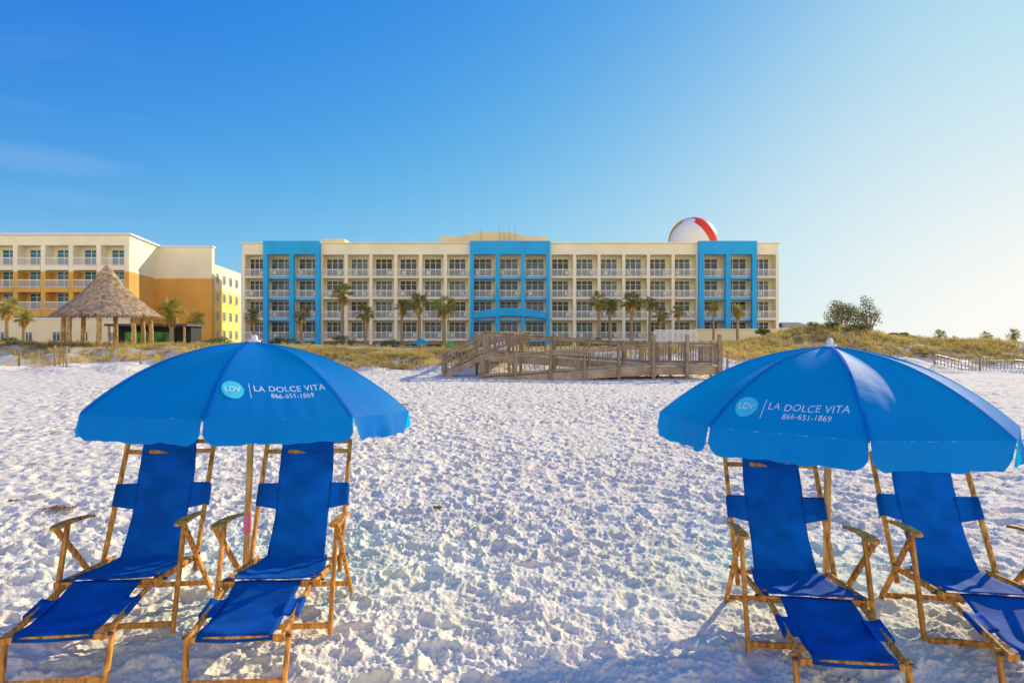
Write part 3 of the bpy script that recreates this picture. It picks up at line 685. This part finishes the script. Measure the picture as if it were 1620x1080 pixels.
# ------------------------------------------------------------------ pool umbrellas
def poolumb(label,px,py,Y_,rp,m_):
    x=PX(px,Y_); gz=Tz(x,Y_); z=PZ(py,Y_)-gz; r_=rp/F*Y_; t=thing('pool_umbrella',label,'umbrella',(x,Y_,gz),0,'small umbrellas in front of the long hotel')
    c_=MB(); c_.grid(8,3,lambda u,v: Vector((r_*v*math.cos(u*2*PI),r_*v*math.sin(u*2*PI),z-.65*v**1.2))); c_.build('canopy',m_,t,solid=.01)
    MB().tube([(0,0,-.2),(0,0,z+.1)],.03,6).build('pole',M['white'],t)
poolumb('small teal umbrella left of the boardwalk stairs',666,535,78,16,M['teal'])
poolumb('small green umbrella right of the teal one',713,539,78,15,M['green'])
poolumb('small blue umbrella behind the left edge of the mid dune',600,543,84,12,M['hblue'])
# ------------------------------------------------------------------ seaweed clumps
for i,(px,py,s_,lab) in enumerate([(92,806,.12,'brown seaweed clump on the sand left of the leftmost chair'),(20,790,.06,'small seaweed bit near the left edge of the sand'),(690,803,.04,'seaweed bit on open sand right of the left umbrella'),(640,640,.08,'seaweed bit on the sand below the boardwalk stairs'),(1540,735,.08,'seaweed clump beside the edge of the right umbrella')]):
    Y_=F*H/(py-540); x=PX(px,Y_); z=float(T(x,Y_)+micro(np.array(x),np.array(Y_))*.9); b_=MB()
    for j in range(60):
        a=random.uniform(0,2*PI); r0=random.random()*s_; p=Vector((r0*math.cos(a)*1.5,r0*math.sin(a),random.uniform(0,.02))); d=Vector((random.gauss(0,1),random.gauss(0,1),random.gauss(0,.3)))*s_*.35
        b_.tube([p-d,p+Vector((0,0,.012)),p+d],.0025,4)
    o=b_.build('seaweed',M['weed'],None,loc=(x,Y_,z)); tag(o,lab,'seaweed')
# ------------------------------------------------------------------ light, sky, camera
EL,AZ=math.radians(23),math.radians(41)
sd=Vector((math.sin(AZ)*math.cos(EL),math.cos(AZ)*math.cos(EL),math.sin(EL)))
sl=bpy.data.lights.new('sun','SUN'); sl.energy=5.0; sl.angle=math.radians(.6); sl.color=(1,.87,.64)
so=bpy.data.objects.new('sun',sl); COL.objects.link(so); so.rotation_euler=sd.to_track_quat('Z','Y').to_euler()
w=bpy.data.worlds.new('World'); S.world=w; w.use_nodes=True; nt=w.node_tree; nd=nt.nodes; lk=nt.links
sky=nd.new('ShaderNodeTexSky'); sky.sky_type='NISHITA'; sky.sun_disc=False; sky.sun_elevation=EL; sky.sun_rotation=AZ; sky.air_density=1.0; sky.dust_density=.35; sky.ozone_density=2.0
def mth(op,a,b_=None,clamp=False):
    n=nd.new('ShaderNodeMath'); n.operation=op; n.use_clamp=clamp
    for i,v in enumerate((a,b_)):
        if v is None: continue
        if isinstance(v,(int,float)): n.inputs[i].default_value=v
        else: lk.new(v,n.inputs[i])
    return n.outputs[0]
sc=nd.new('ShaderNodeSeparateColor'); lk.new(sky.outputs[0],sc.inputs[0])
cc=nd.new('ShaderNodeCombineColor')
ST=.15
# soft shoulder: v' = m*(1-exp(-v/m)), keeps the aureole of the sun from burning out
for ch,gam,gain,mx_ in (('Red',2.0,.78,.34),('Green',1.35,1.22,.72),('Blue',.47,2.0,.93)):
    v=mth('MULTIPLY',sc.outputs[ch],ST); v=mth('POWER',v,gam); v=mth('MULTIPLY',v,gain)
    e=mth('EXPONENT',mth('MULTIPLY',v,-1/mx_)); v=mth('MULTIPLY',mth('SUBTRACT',1.0,e),mx_/ST); lk.new(v,cc.inputs[ch])
tc=nd.new('ShaderNodeTexCoord')
def dot(vec):
    dp=nd.new('ShaderNodeVectorMath'); dp.operation='DOT_PRODUCT'; lk.new(tc.outputs['Generated'],dp.inputs[0]); dp.inputs[1].default_value=tuple(Vector(vec).normalized()); return dp.outputs['Value']
def mixc(f,a,col):
    mx=nd.new('ShaderNodeMix'); mx.data_type='RGBA'; lk.new(f,mx.inputs[0]); lk.new(a,mx.inputs[6]); mx.inputs[7].default_value=(*[c/ST for c in col],1); return mx.outputs[2]
sz=nd.new('ShaderNodeSeparateXYZ'); lk.new(tc.outputs['Generated'],sz.inputs[0])
lowz=mth('SUBTRACT',1.0,mth('MINIMUM',mth('MULTIPLY',mth('ABSOLUTE',sz.outputs['Z']),1.5),1.0))
hb=mth('MULTIPLY',mth('POWER',lowz,5.0),.40)
out=mixc(hb,cc.outputs[0],(.52,.79,.95))
# haze low under the sun
ga=math.radians(48)
hz=mth('MULTIPLY',mth('MULTIPLY',mth('POWER',mth('MAXIMUM',dot((math.sin(ga),math.cos(ga),.04)),0),7.0),mth('POWER',lowz,1.5)),1.35,True)
out=mixc(hz,out,(.97,.96,.91))
# added warm fill glow, low in the unseen sky behind the camera, brightens shaded fronts
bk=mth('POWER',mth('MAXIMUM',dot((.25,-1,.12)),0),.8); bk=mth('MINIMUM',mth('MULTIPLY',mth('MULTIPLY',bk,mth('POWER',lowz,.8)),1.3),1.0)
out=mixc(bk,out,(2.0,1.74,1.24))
# faint cirrus at left
mp=nd.new('ShaderNodeMapping'); mp.inputs['Rotation'].default_value=(0,.55,0); mp.inputs['Scale'].default_value=(2.5,3,14); lk.new(tc.outputs['Generated'],mp.inputs['Vector'])
cn=nd.new('ShaderNodeTexNoise'); cn.inputs['Scale'].default_value=1.6; cn.inputs['Detail'].default_value=7; lk.new(mp.outputs[0],cn.inputs['Vector'])
msk=mth('POWER',mth('MAXIMUM',dot((-.69,1,.26)),0),160.0)
cf=mth('MULTIPLY',mth('MAXIMUM',mth('SUBTRACT',cn.outputs['Fac'],.48),0),.6); cf=mth('MULTIPLY',cf,msk)
out=mixc(cf,out,(.8,.85,.9))
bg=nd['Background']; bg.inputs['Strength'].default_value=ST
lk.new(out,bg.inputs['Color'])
S.view_settings.view_transform='Standard'; S.view_settings.look='None'; S.view_settings.exposure=0
cam=bpy.data.cameras.new('camera'); cam.lens=24; cam.sensor_width=36; cam.clip_end=10000; cam.clip_start=.05
co_=bpy.data.objects.new('camera',cam); COL.objects.link(co_); co_.location=(0,0,H); co_.rotation_euler=(PI/2,0,0); S.camera=co_
